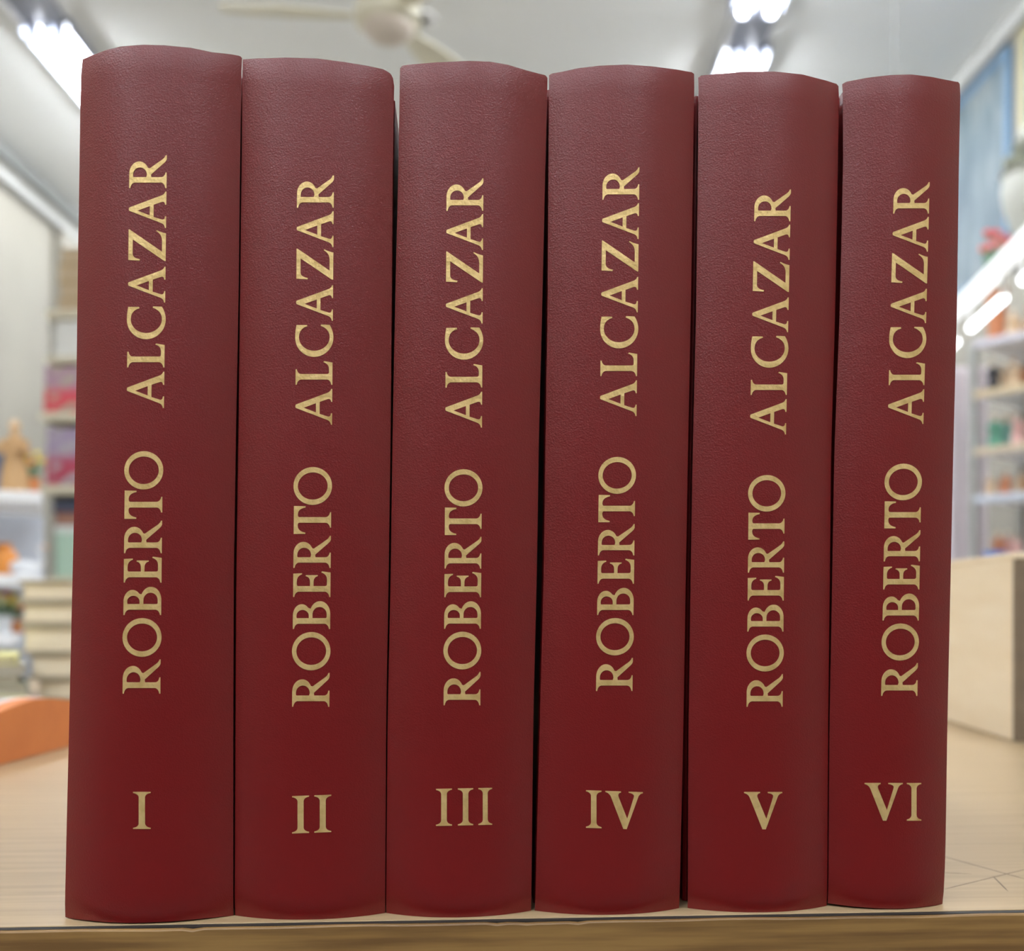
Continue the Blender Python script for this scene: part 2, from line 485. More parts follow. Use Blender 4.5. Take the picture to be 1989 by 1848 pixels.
BOOKS = [
 dict(num='I', L=[(110, 159), (165, 156.5), (300, 154.8), (500, 151.5), (700, 149), (1000, 143.7), (1225, 138.4), (1400, 134.5), (1600, 129.6), (1790, 125.5)],
      R=[(105, 469.5), (280, 466.8), (570, 463.5), (860, 458), (1130, 454), (1400, 453), (1790, 453)],
      top=[(159, 113), (185, 103), (215, 93), (245, 87), (290, 85), (330, 87), (380, 93), (418, 101.5), (450, 104.5), (466, 107), (469.5, 111)], bulge=.0068,
      bot=[(125, 1783), (150, 1788), (210, 1793.5), (270, 1794.5), (340, 1791), (400, 1785), (453, 1780)],
      rob=(1348, 876.7, 311.6, 316.5), alc=(793, 302, 318.6, 324.3),
      nums=[('I', 257.8, 293.6, 1610.7, 1538.7)]),
 dict(num='II', L=[(110, 471), (280, 470), (570, 466.5), (860, 463), (1130, 459), (1400, 457.5), (1790, 456)],
      R=[(140, 766), (320, 763), (590, 761), (860, 758.5), (1110, 755), (1400, 750), (1790, 748)],
      top=[(471, 113.5), (500, 111), (560, 109.5), (620, 112), (670, 119), (715, 126.5), (745, 133), (757, 140), (762, 146), (764.5, 154), (766, 166)], bulge=.0052,
      bot=[(455, 1781), (490, 1787), (560, 1791), (610, 1792.5), (670, 1787.5), (720, 1781), (748, 1776.5)],
      rob=(1373.4, 907.6, 639.8, 644.2), alc=(825.5, 341.2, 645, 648.8),
      nums=[('I', 566.7, 601.2, 1619.6, 1547), ('I', 609.8, 644.3, 1618, 1545.5)]),
 dict(num='III', L=[(125, 777), (320, 774), (590, 767.5), (860, 762.3), (1110, 759), (1400, 753), (1790, 749.8)],
      R=[(140, 1064), (320, 1059.3), (600, 1053), (860, 1046.5), (1100, 1043), (1400, 1035.8), (1790, 1031.5)],
      top=[(777, 131), (781, 125.5), (800, 123), (850, 119), (910, 116.5), (950, 118), (985, 124), (1020, 134.5), (1045, 141), (1060, 144.5), (1064, 150)], bulge=.0055,
      bot=[(750, 1776), (790, 1781), (850, 1785.5), (890, 1787), (940, 1783), (990, 1776.5), (1031, 1771)],
      rob=(1370.6, 911.7, 933, 936.2), alc=(830.9, 346.9, 936.2, 939),
      nums=[('I', 846.2, 878.7, 1604.9, 1532.9), ('I', 888.7, 920, 1603.8, 1532), ('I', 928.5, 956.7, 1603.2, 1531)]),
 dict(num='IV', L=[(140, 1066.6), (320, 1065.3), (600, 1063.5), (860, 1059.3), (1100, 1056.3), (1400, 1048.5), (1790, 1038.5)],
      R=[(135, 1349), (300, 1346.5), (570, 1342.4), (880, 1336.3), (1150, 1331.6), (1420, 1327.3), (1790, 1319)],
      top=[(1066, 144.5), (1072, 141), (1090, 138), (1120, 131), (1160, 126), (1212, 123.5), (1260, 126.5), (1310, 132.5), (1344, 138.5), (1349, 142)], bulge=.0054,
      bot=[(1039, 1771), (1080, 1776.5), (1140, 1780.5), (1190, 1781), (1240, 1777), (1290, 1771), (1319, 1766)],
      rob=(1342.8, 887.8, 1228.4, 1234.6), alc=(808.6, 325.7, 1236.3, 1242),
      nums=[('I', 1137.5, 1169, 1608.4, 1535.4), ('V', 1175.6, 1248.6, 1609.7, 1536.7)]),
 dict(num='V', L=[(145, 1357), (340, 1355.5), (610, 1352), (880, 1345.5), (1150, 1341), (1420, 1337.3), (1790, 1336)],
      R=[(160, 1630), (340, 1627), (610, 1622), (880, 1614.3), (1150, 1611.5), (1420, 1608.5), (1790, 1606.5)],
      top=[(1357, 149), (1362, 145), (1400, 141.5), (1440, 138), (1495, 137), (1550, 142), (1600, 153.5), (1625, 161), (1630, 166)], bulge=.0054,
      bot=[(1336, 1765), (1342, 1769), (1380, 1774), (1440, 1777.5), (1490, 1778), (1540, 1774.5), (1580, 1769), (1607, 1764.5)],
      rob=(1373.4, 923, 1520, 1524.6), alc=(844.2, 368.4, 1526.5, 1536.2),
      nums=[('V', 1445, 1519.3, 1611.4, 1538.8)]),
 dict(num='VI', L=[(155, 1637), (320, 1637.8), (610, 1631), (880, 1620.5), (1150, 1616), (1420, 1611), (1790, 1608.5)],
      R=[(155, 1866), (320, 1862.5), (590, 1859), (860, 1852), (1130, 1846.3), (1400, 1840.3), (1600, 1837.3), (1683, 1836), (1710, 1834), (1790, 1830.5)],
      top=[(1637, 162), (1643, 157.5), (1680, 150), (1720, 144.5), (1757, 142.5), (1800, 146.5), (1840, 153), (1862, 157.5), (1866, 162)], bulge=.0048,
      bot=[(1609, 1756), (1650, 1762), (1700, 1766.5), (1740, 1767.5), (1780, 1765), (1815, 1761), (1831, 1757.5)],
      rob=(1352.3, 900.9, 1781.6, 1790), alc=(824, 354.2, 1793.3, 1805.6),
      nums=[('V', 1679.2, 1753.3, 1594.6, 1521.3), ('I', 1760.5, 1789.8, 1594.6, 1523.8)]),
]
LAB = {
 'I': 'red leatherette volume gold stamped I, widest and leftmost of the row',
 'II': 'red leatherette volume gold stamped II, standing between volumes I and III',
 'III': 'red leatherette volume gold stamped III, standing between volumes II and IV',
 'IV': 'red leatherette volume gold stamped IV, standing between volumes III and V',
 'V': 'red leatherette volume gold stamped V alone, standing between volumes IV and VI',
 'VI': 'red leatherette volume gold stamped VI, narrowest and rightmost of the row',
}
WR = [('R', 0, 222), ('O', 239, 490), ('B', 509, 692), ('E', 719, 887), ('R', 909, 1120), ('T', 1132, 1315), ('O', 1322, 1570)]
WA = [('A', 0, 238), ('L', 266, 423), ('C', 451, 665), ('A', 691, 926), ('Z', 963, 1170), ('A', 1180, 1418), ('R', 1441, 1656)]


def build_book(bk):
    Lt, Rt = smooth_tab(bk['L'], 2), smooth_tab(bk['R'], 2)
    # edge X as functions of height, on the corner plane
    Lz = sorted((plane_pt(x, y).z, plane_pt(x, y).x) for y, x in Lt)
    Rz = sorted((plane_pt(x, y).z, plane_pt(x, y).x) for y, x in Rt)
    bulge = bk['bulge']

    def f(u): return (max(0.0, 1 - abs(2 * u - 1) ** 2.15)) * bulge

    def S(u, z):
        xl, xr = interp(Lz, z), interp(Rz, z)
        x = xl + (xr - xl) * u
        return Vector((x, RY + RM * x, z)) - DN * f(u)

    def surf(px, py):
        t = (px - CX) / F
        Y = RY / (1 - RM * t)
        for _ in range(8):
            x, z = t * Y, CZ + (HY - py) / F * Y
            xl, xr = interp(Lz, z), interp(Rz, z)
            u = min(1, max(0, (x + DN.x * 0 - xl) / (xr - xl)))
            Y = RY + RM * x - f(u) * DN.y
        return P(px, py, Y)

    def edge_z(tab, u):
        # photo row of the rim at this u, turned into a height through the depth of the spine there
        xa, xb = tab[0][0], tab[-1][0]
        px = xa + (xb - xa) * u
        return surf(px, interp(tab, px)).z

    root = thing('book', S(0.5, 0) * 1.0 + DN * 0.05, LAB[bk['num']], 'book', 'set of red bound volumes in a row')
    root.location.z = 0
    inv = Matrix.Translation(-root.location)

    def part(name, bm, m, smooth=False):
        bmesh.ops.transform(bm, matrix=inv, verts=bm.verts[:])
        return link_mesh(name, bm, m, root, smooth)

    # spine
    NU, NV = 72, 64
    us = [0.5 - 0.5 * math.cos(math.pi * i / NU) for i in range(NU + 1)]
    us = [0.35 * a + 0.65 * i / NU for i, a in enumerate(us)]
    zt = [edge_z(bk['top'], u) for u in us]
    zb = [max(0.00005, edge_z(bk['bot'], u)) for u in us]
    bm = bmesh.new()
    front, back = [], []
    for i, u in enumerate(us):
        a, b = [], []
        for j in range(NV + 1):
            v = j / NV
            # fine rows near both ends, where the cloth turns over the rim
            z = zb[i] + (zt[i] - zb[i]) * v
            p = S(u, z)
            rim = 0.0
            if j == 0 or j == NV: rim = 0.0005
            a.append(bm.verts.new(p + DN * rim))
            xin = (0.5 - u) * 0.004
            b.append(bm.verts.new(p + DN * (0.0030 + f(u) * 0.15 + rim) + Vector((xin, 0, 0))))
        front.append(a); back.append(b)
    # side flanges turning back towards the boards
    for i in range(NU):
        for j in range(NV):
            bm.faces.new((front[i][j], front[i + 1][j], front[i + 1][j + 1], front[i][j + 1]))
            bm.faces.new((back[i][j], back[i][j + 1], back[i + 1][j + 1], back[i + 1][j]))
        bm.faces.new((front[i][0], back[i][0], back[i + 1][0], front[i + 1][0]))
        bm.faces.new((front[i][NV], front[i + 1][NV], back[i + 1][NV], back[i][NV]))
    for j in range(NV):
        bm.faces.new((front[0][j], front[0][j + 1], back[0][j + 1], back[0][j]))
        bm.faces.new((front[NU][j], back[NU][j], back[NU][j + 1], front[NU][j + 1]))
    part('spine', bm, M['leather'], True)

    H = min(zt[0], zt[-1]) - 0.0006
    DEP = 0.178
    TB = 0.0028

    def slab(side, y0, y1, t0, t1, z0, z1, bev=True):
        """prism following the leaning side edge; t0..t1 inward from the edge, y0..y1 into the row"""
        bm = bmesh.new()
        n = 12
        rings = []
        for k in range(n + 1):
            z = z0 + (z1 - z0) * k / n
            xe = interp(Lz if side < 0 else Rz, z)
            base = Vector((xe, RY + RM * xe, z))
            sgn = -side
            q = []
            c = 0.0006 if bev else 0.0
            prof = [(t0 + c, y0), (t1 - c, y0), (t1, y0 + c), (t1, y1 - c), (t1 - c, y1), (t0 + c, y1), (t0, y1 - c), (t0, y0 + c)]
            for t, y in prof:
                q.append(bm.verts.new(base + DN * y + Vector((sgn * t, RM * sgn * t, 0))))
            rings.append(q)
        for a, b in zip(rings, rings[1:]):
            for k in range(8): bm.faces.new((a[k], a[(k + 1) % 8], b[(k + 1) % 8], b[k]))
        bm.faces.new(rings[0]); bm.faces.new(rings[-1])
        return bm

    for side, nm in ((-1, 'back_board'), (1, 'front_board')):
        part(nm, slab(side, 0.0075, DEP, 0.0002, TB, 0.0002, H), M['leather'])
        part('joint', slab(side, 0.0026, 0.0078, 0.0012, 0.0032, 0.0006, H - 0.0004), M['leather'])
    # page block, following the lean
    bm = bmesh.new()
    rings = []
    for k in range(9):
        z = 0.004 + (H - 0.008) * k / 8
        xl, xr = interp(Lz, z) + TB + .0001, interp(Rz, z) - TB - .0001
        q = []
        for s in range(9):
            x = xl + (xr - xl) * s / 8
            q.append(bm.verts.new(Vector((x, RY + RM * x, z)) + DN * (0.0055 - 0.55 * f(s / 8))))
        for s in range(8, -1, -1):
            x = xl + (xr - xl) * s / 8
            q.append(bm.verts.new(Vector((x, RY + RM * x, z)) + DN * (DEP - 0.005 - 0.5 * f(s / 8))))
        rings.append(q)
    for a, b in zip(rings, rings[1:]):
        for k in range(18): bm.faces.new((a[k], a[(k + 1) % 18], b[(k + 1) % 18], b[k]))
    bm.faces.new(rings[0]); bm.faces.new(rings[-1])
    part('page_block', bm, M['pages'])

    # gilt lettering
    def word(spec, data, cap):
        yb, yt, xb, xt = data
        tot = spec[-1][2]
        ln = yb - yt
        cp = cap * ln

        def topix(x, y):      # x along the word (pixels), y up the letter
            q = x / ln
            return xb + (xt - xb) * q - y, yb - x
        items = [(ch, a / tot * ln, (b - a) / tot * ln / GL[ch][0], cp) for ch, a, b in spec]
        return letters_mesh(items, topix, surf)
    part('gilt_word', word(WR, bk['rob'], .1555), M['gold'])
    part('gilt_word', word(WA, bk['alc'], .1475), M['gold'])
    its = bk['nums']
    x00 = its[0][1]
    yb0 = its[0][3]
    h0 = its[0][3] - its[0][4]
    slope = (its[-1][3] - its[0][3]) / max(1, its[-1][1] - its[0][1])

    def topix(x, y): return x00 + x, yb0 + slope * x - y
    items = [(ch, a - x00, (b - a) / GL[ch][0], h0) for ch, a, b, c, d in its]
    part('volume_numeral', letters_mesh(items, topix, surf), M['gold'])


for bk in BOOKS: build_book(bk)


# ------------------------------------------------------------------ ceiling lamps
def ceiling_lamp(x, y0, y1, label, lit=True):
    t = thing('ceiling_lamp', (x, (y0 + y1) / 2, ZC), label, 'lamp', 'fluorescent fittings on the ceiling')
    L = y1 - y0
    bm = bmesh.new()
    box(bm, (0, 0, -0.012), (0.17, L, 0.024), 0.003)
    box(bm, (0, 0, -0.035), (0.03, L - .02, 0.03), 0.004)
    link_mesh('housing', bm, M['housing'], t)
    for s in (-1, 1):
        link_mesh('reflector_lip', boxm((s * .083, 0, -.034), (.004, L, .022), .001), M['housing'], t)
        bm = bmesh.new()
        tube(bm, [(s * .046, -L / 2 + .03, -.052), (s * .046, L / 2 - .03, -.052)], 0.0145, 12)
        link_mesh('lamp_tube', bm, M['tube'], t, True)
        for e in (-1, 1):
            link_mesh('tube_holder', boxm((s * .046, e * (L / 2 - .015), -.045), (.03, .02, .05), .003), M['housing'], t)


LX, RX = -1.585, 0.80
ceiling_lamp(RX, 0.70, 1.95, 'twin tube ceiling lamp above the table on the right side')
ceiling_lamp(RX, 2.13, 3.38, 'twin tube ceiling lamp at the top edge of the picture above volume V')
ceiling_lamp(RX + .03, 3.62, 4.87, 'twin tube ceiling lamp just showing over the top of volume V')
ceiling_lamp(RX + .03, 5.15, 6.40, 'twin tube ceiling lamp at the far end of the right hand line')
ceiling_lamp(LX, 0.50, 1.75, 'twin tube ceiling lamp overhead on the left of the room')
ceiling_lamp(LX, 3.47, 4.72, 'bright twin tube ceiling lamp beside the top of volume I')
ceiling_lamp(LX, 5.02, 6.27, 'twin tube ceiling lamp at the far end of the left hand line')
ceiling_lamp(RX, -2.6, -1.35, 'added unseen twin tube lamp behind the camera on the right')  # lamps from here on are out of view, added to light the spines
ceiling_lamp(RX, -0.95, 0.30, 'added unseen twin tube lamp over the camera on the right')
ceiling_lamp(-.39, -2.6, -1.35, 'added unseen twin tube lamp behind the camera in the middle')
ceiling_lamp(-.39, -0.95, 0.30, 'added unseen twin tube lamp over the camera in the middle')
ceiling_lamp(LX, -2.6, -1.35, 'added unseen twin tube lamp behind the camera on the left')
ceiling_lamp(LX, -0.95, 0.30, 'added unseen twin tube lamp over the camera on the left')
# unlit trunking that joins the fittings of a line
for x, y0, y1, lab in ((LX, 1.76, 3.46, 'pale metal trunking running to the bright lamp at upper left'), (RX + .01, 3.39, 3.61, 'short pale trunking joining the two lamps above volume V')):
    t = thing('lamp_trunking', (x, (y0 + y1) / 2, ZC), lab, 'trunking')
    link_mesh('channel', boxm((0, 0, -.012), (.15, y1 - y0, .024), .002), M['housing'], t)
    link_mesh('lip', boxm((-.07, 0, -.03), (.012, y1 - y0, .03), .002), M['white'], t)

# ------------------------------------------------------------------ ceiling fan
FZ = 1.79
fan = thing('ceiling_fan', (-0.356, 2.95, ZC), 'cream three bladed ceiling fan above volumes I to III', 'fan')
fz = FZ - ZC
link_mesh('canopy', lathem([(0, 0), (.06, 0), (.06, -.03), (.02, -.07), (0, -.07)], 24), M['fan'], fan, True)
bm = bmesh.new(); tube(bm, [(0, 0, -.05), (0, 0, fz + .06)], .011); link_mesh('down_rod', bm, M['fan'], fan, True)
link_mesh('motor_housing', lathem([(0, fz + .075), (.045, fz + .07), (.085, fz + .045), (.098, fz + .01), (.095, fz - .02), (.08, fz - .03), (0, fz - .03)], 36), M['fan'], fan, True)
link_mesh('switch_cap', lathem([(0, fz - .031), (.074, fz - .031), (.073, fz - .042), (.060, fz - .054), (.03, fz - .061), (0, fz - .062)], 30), flat('fan_cap', (.66, .58, .50), .4), fan, True)
for ang in (187, 62, 307):
    a = math.radians(ang)
    bm = bmesh.new()
    top, botv = [], []
    prof = [(.10, .022), (.15, .028), (.20, .038), (.28, .046), (.36, .050), (.42, .050), (.455, .042), (.475, .020)]
    up = []
    for r, w in prof:
        row = []
        for s in (-1, -.5, 0, .5, 1):
            x, y = r, s * w
            z = fz + 0.0 - s * w * 0.25 - .004 * s * s
            for dz in (0.003, -0.003):
                row.append(bm.verts.new((x * math.cos(a) - y * math.sin(a), x * math.sin(a) + y * math.cos(a), z + dz)))
        up.append(row)
    for p, q in zip(up, up[1:]):
        for k in range(4):
            bm.faces.new((p[2 * k], p[2 * k + 2], q[2 * k + 2], q[2 * k]))
            bm.faces.new((p[2 * k + 1], q[2 * k + 1], q[2 * k + 3], p[2 * k + 3]))
        bm.faces.new((p[0], q[0], q[1], p[1])); bm.faces.new((p[8], p[9], q[9], q[8]))
    for p in (up[0], up[-1]):
        for k in range(4): bm.faces.new((p[2 * k], p[2 * k + 1], p[2 * k + 3], p[2 * k + 2]))
    bl = link_mesh('blade', bm, M['fan'], fan, True)
    bm = bmesh.new(); box(bm, (.095, 0, fz - .006), (.09, .03, .008), .002, Matrix.Rotation(a, 3, 'Z'))
    link_mesh('blade_bracket', bm, M['white'], bl)

# ------------------------------------------------------------------ things on the table
# pale plywood box on the right
A = on_table(1973, 1443)
B = on_table(1848, 1403)
d = (B - A); d.z = 0; d.normalize()
ang = math.atan2(d.y, d.x) - math.pi / 2
HB = 0.1228
pb = thing('wooden_box', (A.x, A.y, 0), 'pale plywood box standing on the table right of the red books', 'box', rz=ang)
link_mesh('side_panel', b2(0, .012, .0062, .3399, 0.0005, HB, .0006), M['ply'], pb)
link_mesh('front_panel', b2(0.0003, .3117, 0.0, .006, 0.0005, HB, .0006), M['ply_shaded'], pb)
link_mesh('side_panel', b2(.300, .312, .0062, .3399, 0.0005, HB, .0006), M['ply'], pb)
link_mesh('back_panel', b2(.0122, .2998, .328, .34, 0.0005, HB, .0006), M['ply'], pb)
link_mesh('lid', b2(-.0005, .3125, -.0005, .3405, HB, HB + .004, .0006), M['ply'], pb)

# low orange case with an arched profile, on the left
A = on_table(0, 1488); B = on_table(130, 1453)
d = (B - A); d.z = 0; d.normalize()
cd_ang = math.atan2(d.y, d.x) - math.pi / 2
oc = thing('arched_case', (A.x, A.y, 0), 'low orange case with an arched top beside volume I', 'case', rz=cd_ang)


def arch_h(y, top=.0345, c=.038, w=.20):
    return max(0.004, top - (abs(y - c) ** 1.7) * (top / (w ** 1.7)) * 1.9)


def arch(x0, x1, inset, dz, ya=-.13, yb=.16, n=40):
    bm = bmesh.new()
    A_, B_ = [], []
    for i in range(n + 1):
        y = ya + inset + (yb - ya - 2 * inset) * i / n
        z = arch_h(y) + dz
        A_.append(bm.verts.new((x0, y, z))); B_.append(bm.verts.new((x1, y, z)))
    a0 = bm.verts.new((x0, ya + inset, .0005)); a1 = bm.verts.new((x0, yb - inset, .0005))
    b0 = bm.verts.new((x1, ya + inset, .0005)); b1 = bm.verts.new((x1, yb - inset, .0005))
    for i in range(n): bm.faces.new((A_[i], A_[i + 1], B_[i + 1], B_[i]))
    bm.faces.new([a0] + A_ + [a1]); bm.faces.new([b0] + B_ + [b1])
    bm.faces.new((a0, a1, b1, b0)); bm.faces.new((a0, A_[0], B_[0], b0)); bm.faces.new((a1, A_[-1], B_[-1], b1))
    return bm


link_mesh('end_panel', arch(-.012, 0, 0, 0), M['orange'], oc, False)
link_mesh('rim', arch(-.0155, -.0121, 0, .0008), M['white'], oc, False)
link_mesh('lid', arch(-.22, -.0156, .003, .0004), M['case_top'], oc, False)
link_mesh('end_panel', arch(-.2325, -.2201, 0, 0), M['orange'], oc, False)


def lying_book(root_name, x0, x1, y0, y1, z0, z1, cover, pages, label, group=None, rz=0.0, ct=0.0022):
    """closed book lying flat, fore edge towards the camera"""
    cx, cy = (x0 + x1) / 2, (y0 + y1) / 2
    t = thing(root_name, (cx, cy, z0), label, 'book', group, rz)
    w, d_, h = x1 - x0, y1 - y0, z1 - z0
    link_mesh('cover', _cover(w, d_, h, ct), cover, t)
    link_mesh('page_block', boxm((0, -.001, h / 2), (w - .006, d_ - .008, h - 2 * ct - .0002), .0006), pages, t)
    return t


def _cover(w, d_, h, ct):
    bm = bmesh.new()
    box(bm, (0, 0, ct / 2 + .0001), (w, d_, ct), .0004)
    box(bm, (0, 0, h - ct / 2 - .0001), (w, d_, ct), .0004)
    box(bm, (0, d_ / 2 - ct / 2, h / 2), (w, ct, h - 2 * ct), .0003)
    return bm


# stack of five thick cream books
YS = 0.985
lefts = (68, 54, 39, 38, 36)
seams = (1361, 1319, 1269.5, 1214, 1169, 1127)
SEAMZ = [0.0004] + [P(0, s, YS).z for s in seams[1:]]
labs = ('thick cream book at the bottom of the stack left of volume I', 'thick cream book second from the bottom of the stack left of volume I',
        'thick cream book in the middle of the stack left of volume I', 'thick cream book second from the top of the stack left of volume I',
        'thick cream book on top of the stack left of volume I')
for i in range(5):
    x0 = P(lefts[i], 0, YS).x
    lying_book('thick_book', x0, x0 + .24, YS, YS + .17, SEAMZ[i], SEAMZ[i + 1] - .0003, flat('cover_fawn', (.36, .31, .22)), M['cream'], labs[i],
               'stack of thick cream books on the table', ct=.0028)

# flatter pile of pale paperbacks in front of it, further left
zz = 0.0004
for i in range(5):
    h = (.010, .0095, .0085, .009, .008)[i]
    jx = (0, .003, -.004, .001, -.006)[i]
    crn = P(50, 0, .93); ca, sa = math.cos(.44), math.sin(.44)
    pc = (crn.x + ca * (jx - .085) - sa * .055, .93 + sa * (jx - .085) + ca * .055)
    c = flat(('cover_yellow', 'cover_greygreen', 'cover_olive', 'cover_lightgrey', 'cover_yellow')[i],
             ((.72, .68, .30), (.40, .42, .34), (.38, .36, .26), (.5, .5, .46), (.72, .68, .30))[i])
    lying_book('thin_book', pc[0] - .085, pc[0] + .085, pc[1] - .055, pc[1] + .055, zz, zz + h, c, flat('page_grey', (.52, .49, .40)),
               ('thin paperback at the bottom', 'thin paperback second from the bottom', 'thin paperback in the middle',
                'thin paperback second from the top', 'thin yellow edged paperback on top')[i] + ' of the low pile behind the orange case',
               'pile of thin paperbacks', rz=.44, ct=.0014)
    zz += h + .0003

# ------------------------------------------------------------------ left background: tiered white rack with ornaments
YR = 1.9
rack = thing('display_rack', (-1.06, YR + .12, ZF), 'white tiered display rack behind the paperbacks at the left edge', 'rack')
def rchild(par, name, bm, m, smooth=False):
    if par.name == 'display_rack':      # the rack stands turned a little towards the camera, about its front right corner
        bmesh.ops.rotate(bm, cent=(-.862, YR - .02, 0), matrix=Matrix.Rotation(math.radians(24), 3, 'Z'), verts=bm.verts[:])
    bmesh.ops.translate(bm, vec=-Vector(par.location), verts=bm.verts[:])
    return link_mesh(name, bm, m, par, smooth)
tiers = [P(0, y, YR).z for y in (958, 1118, 1232)]
for z, x1, dep in ((tiers[0], -.862, .22), (tiers[1], -.862, .24), (tiers[2], -.905, .28)):
    rchild(rack, 'shelf', b2(-1.32, x1, YR - .02, YR + dep, z - .022, z, .003), M['white'])
rchild(rack, 'back_panel', b2(-1.32, -.862, YR + .242, YR + .255, ZF, tiers[0] - .023, .001), flat('panel_bluewhite', (.62, .66, .74)))
for x in (-1.315, -.875):
    rchild(rack, 'upright', b2(x, x + .014, YR + .20, YR + .24, ZF, tiers[2] - .0221, .001), M['white'])


def figurine(loc, h, body, skin, label, cat='figurine', group=None, arms=True, head=None, wide=1.0, rz=0.0):
    """small robed statuette: base, robe with shoulders, arms and head"""
    t = thing('figurine', loc, label, cat, group, rz)
    w = h * .17 * wide
    link_mesh('base', lathem([(0, 0), (w * 1.15, 0), (w * 1.15, h * .04), (w * .95, h * .06), (0, h * .06)], 20), body, t, True)
    link_mesh('robe', lathem([(0, h * .06), (w, h * .06), (w * .85, h * .3), (w * .66, h * .5), (w * .78, h * .66), (w * .70, h * .74), (w * .3, h * .79), (w * .22, h * .83), (0, h * .83)], 20, sy=.8), body, t, True)
    bm = bmesh.new(); ball(bm, (0, 0, h * .90), h * .075, 2, (1, 1.05, 1.3)); hd = link_mesh('head', bm, skin, t, True)
    if head:
        bm = bmesh.new(); ball(bm, (0, h * .02, h * .915), h * .085, 2, (1.05, 1, 1.2)); link_mesh('veil', bm, head, hd, True)
    if arms:
        for s in (-1, 1):
            bm = bmesh.new()
            tube(bm, [(s * w * .68, 0, h * .70), (s * w * 1.0, -w * .2, h * .56), (s * w * .35, -w * .95, h * .58)], [w * .26, w * .22, w * .14], 8)
            link_mesh('arm', bm, body, t, True)
    return t


def vase(loc, h, r, body, label, cat='vase', group=None, name='vase'):
    t = thing(name, loc, label, cat, group)
    link_mesh('bowl', lathem([(0, 0), (r * .55, 0), (r * .6, h * .06), (r * .95, h * .35), (r, h * .55), (r * .8, h * .75), (r * .45, h * .88), (r * .6, h), (r * .5, h), (r * .36, h * .88), (0, h * .8)], 24), body, t, True)
    return t


def flowers(loc, h, r, pot, petals, leaf, label, n=7, cat='flowers', group=None):
    t = thing('potted_flowers', loc, label, cat, group)
    ph = h * .38
    link_mesh('pot', lathem([(0, 0), (r * .45, 0), (r * .62, ph), (r * .68, ph), (r * .68, ph * 1.08), (r * .5, ph * 1.08), (0, ph)], 20), pot, t, True)
    rnd = random.Random(int(h * 1e4) + n)
    for i in range(n):
        a = 2 * math.pi * i / n + rnd.random() * .5
        rr = r * (.35 + .6 * rnd.random())
        zt = h * (.72 + .25 * rnd.random())
        p = Vector((rr * math.cos(a), rr * math.sin(a), zt))
        bm = bmesh.new()
        tube(bm, [(p.x * .2, p.y * .2, ph * .95), (p.x * .7, p.y * .7, (ph + zt) / 2), p], h * .012, 6)
        for q in range(2):
            lp = Vector((p.x * .6, p.y * .6, ph + (zt - ph) * (.35 + .3 * q)))
            ball(bm, (lp.x * 1.1, lp.y * 1.1, lp.z), r * .28, 1, (1.3 if q else .5, .5 if q else 1.3, .35))
        st = link_mesh('stem', bm, leaf, t, True)
        bm = bmesh.new()
        pr = r * .27
        ball(bm, p, pr * .5, 1)
        for k in range(6):
            b_ = 2 * math.pi * k / 6
            ball(bm, (p.x + pr * .6 * math.cos(b_), p.y + pr * .3 * math.sin(b_), p.z + pr * .6 * math.sin(b_)), pr * .5, 1)
        link_mesh('blossom', bm, petals[i % len(petals)], st, True)
    return t


tan_w = flat('carved_wood', (.48, .29, .13)); tan_l = flat('carved_wood_light', (.62, .42, .24))
yel = flat('yellow_petal', (.80, .58, .08)); red = flat('red_petal', (.60, .06, .05)); grn = flat('leaf_green', (.12, .25, .10))
wht = flat('white_ceramic', (.82, .84, .86), .3); terra = flat('terracotta', (.62, .22, .07)); org = flat('orange_glaze', (.80, .30, .05), .3)
e = .0006
z0, z1, z2 = (t_ + e for t_ in tiers)
figurine((P(29, 0, YR + .05).x, YR + .05, z0), .145, tan_w, tan_l, 'tall carved light wood figurine on the top tier of the white rack', wide=1.15)
figurine((P(0, 0, YR + .10).x, YR + .10, z0), .115, flat('dark_blue_glaze', (.10, .14, .22)), tan_l, 'dark robed figurine at the left edge of the picture on the rack top', wide=1.0)
flowers((P(64, 0, YR + .07).x, YR + .07, z0), .085, .022, terra, [yel, yel, org], grn, 'small pot of yellow flowers on the top tier of the white rack')
vase((P(8, 0, YR + .06).x, YR + .06, z1), .062, .026, org, 'round orange vase on the middle tier of the white rack')


def swan(loc, s, label):
    t = thing('ceramic_swan', loc, label, 'ornament')
    bm = bmesh.new()
    tube(bm, [(-.55 * s, 0, .38 * s), (-.40 * s, 0, .30 * s), (-.1 * s, 0, .24 * s), (.25 * s, 0, .24 * s), (.42 * s, 0, .34 * s)], [.03 * s, .16 * s, .23 * s, .2 * s, .08 * s], 14)
    link_mesh('body', bm, wht, t, True)
    bm = bmesh.new()
    tube(bm, [(.36 * s, 0, .28 * s), (.50 * s, 0, .45 * s), (.42 * s, 0, .66 * s), (.34 * s, 0, .84 * s), (.42 * s, 0, .95 * s), (.50 * s, 0, .92 * s)], [.09 * s, .07 * s, .06 * s, .055 * s, .075 * s, .05 * s], 12)
    nk = link_mesh('neck', bm, wht, t, True)
    bm = bmesh.new(); tube(bm, [(.52 * s, 0, .91 * s), (.66 * s, 0, .86 * s)], [.04 * s, .012 * s], 8)
    link_mesh('beak', bm, org, nk, True)
    for q in (-1, 1):
        bm = bmesh.new(); ball(bm, (-.1 * s, q * .2 * s, .32 * s), .24 * s, 2, (1.3, .3, .7)); link_mesh('wing', bm, wht, t, True)
    link_mesh('foot', lathem([(0, 0), (.16 * s, 0), (.14 * s, .05 * s), (0, .06 * s)], 16), wht, t, True)


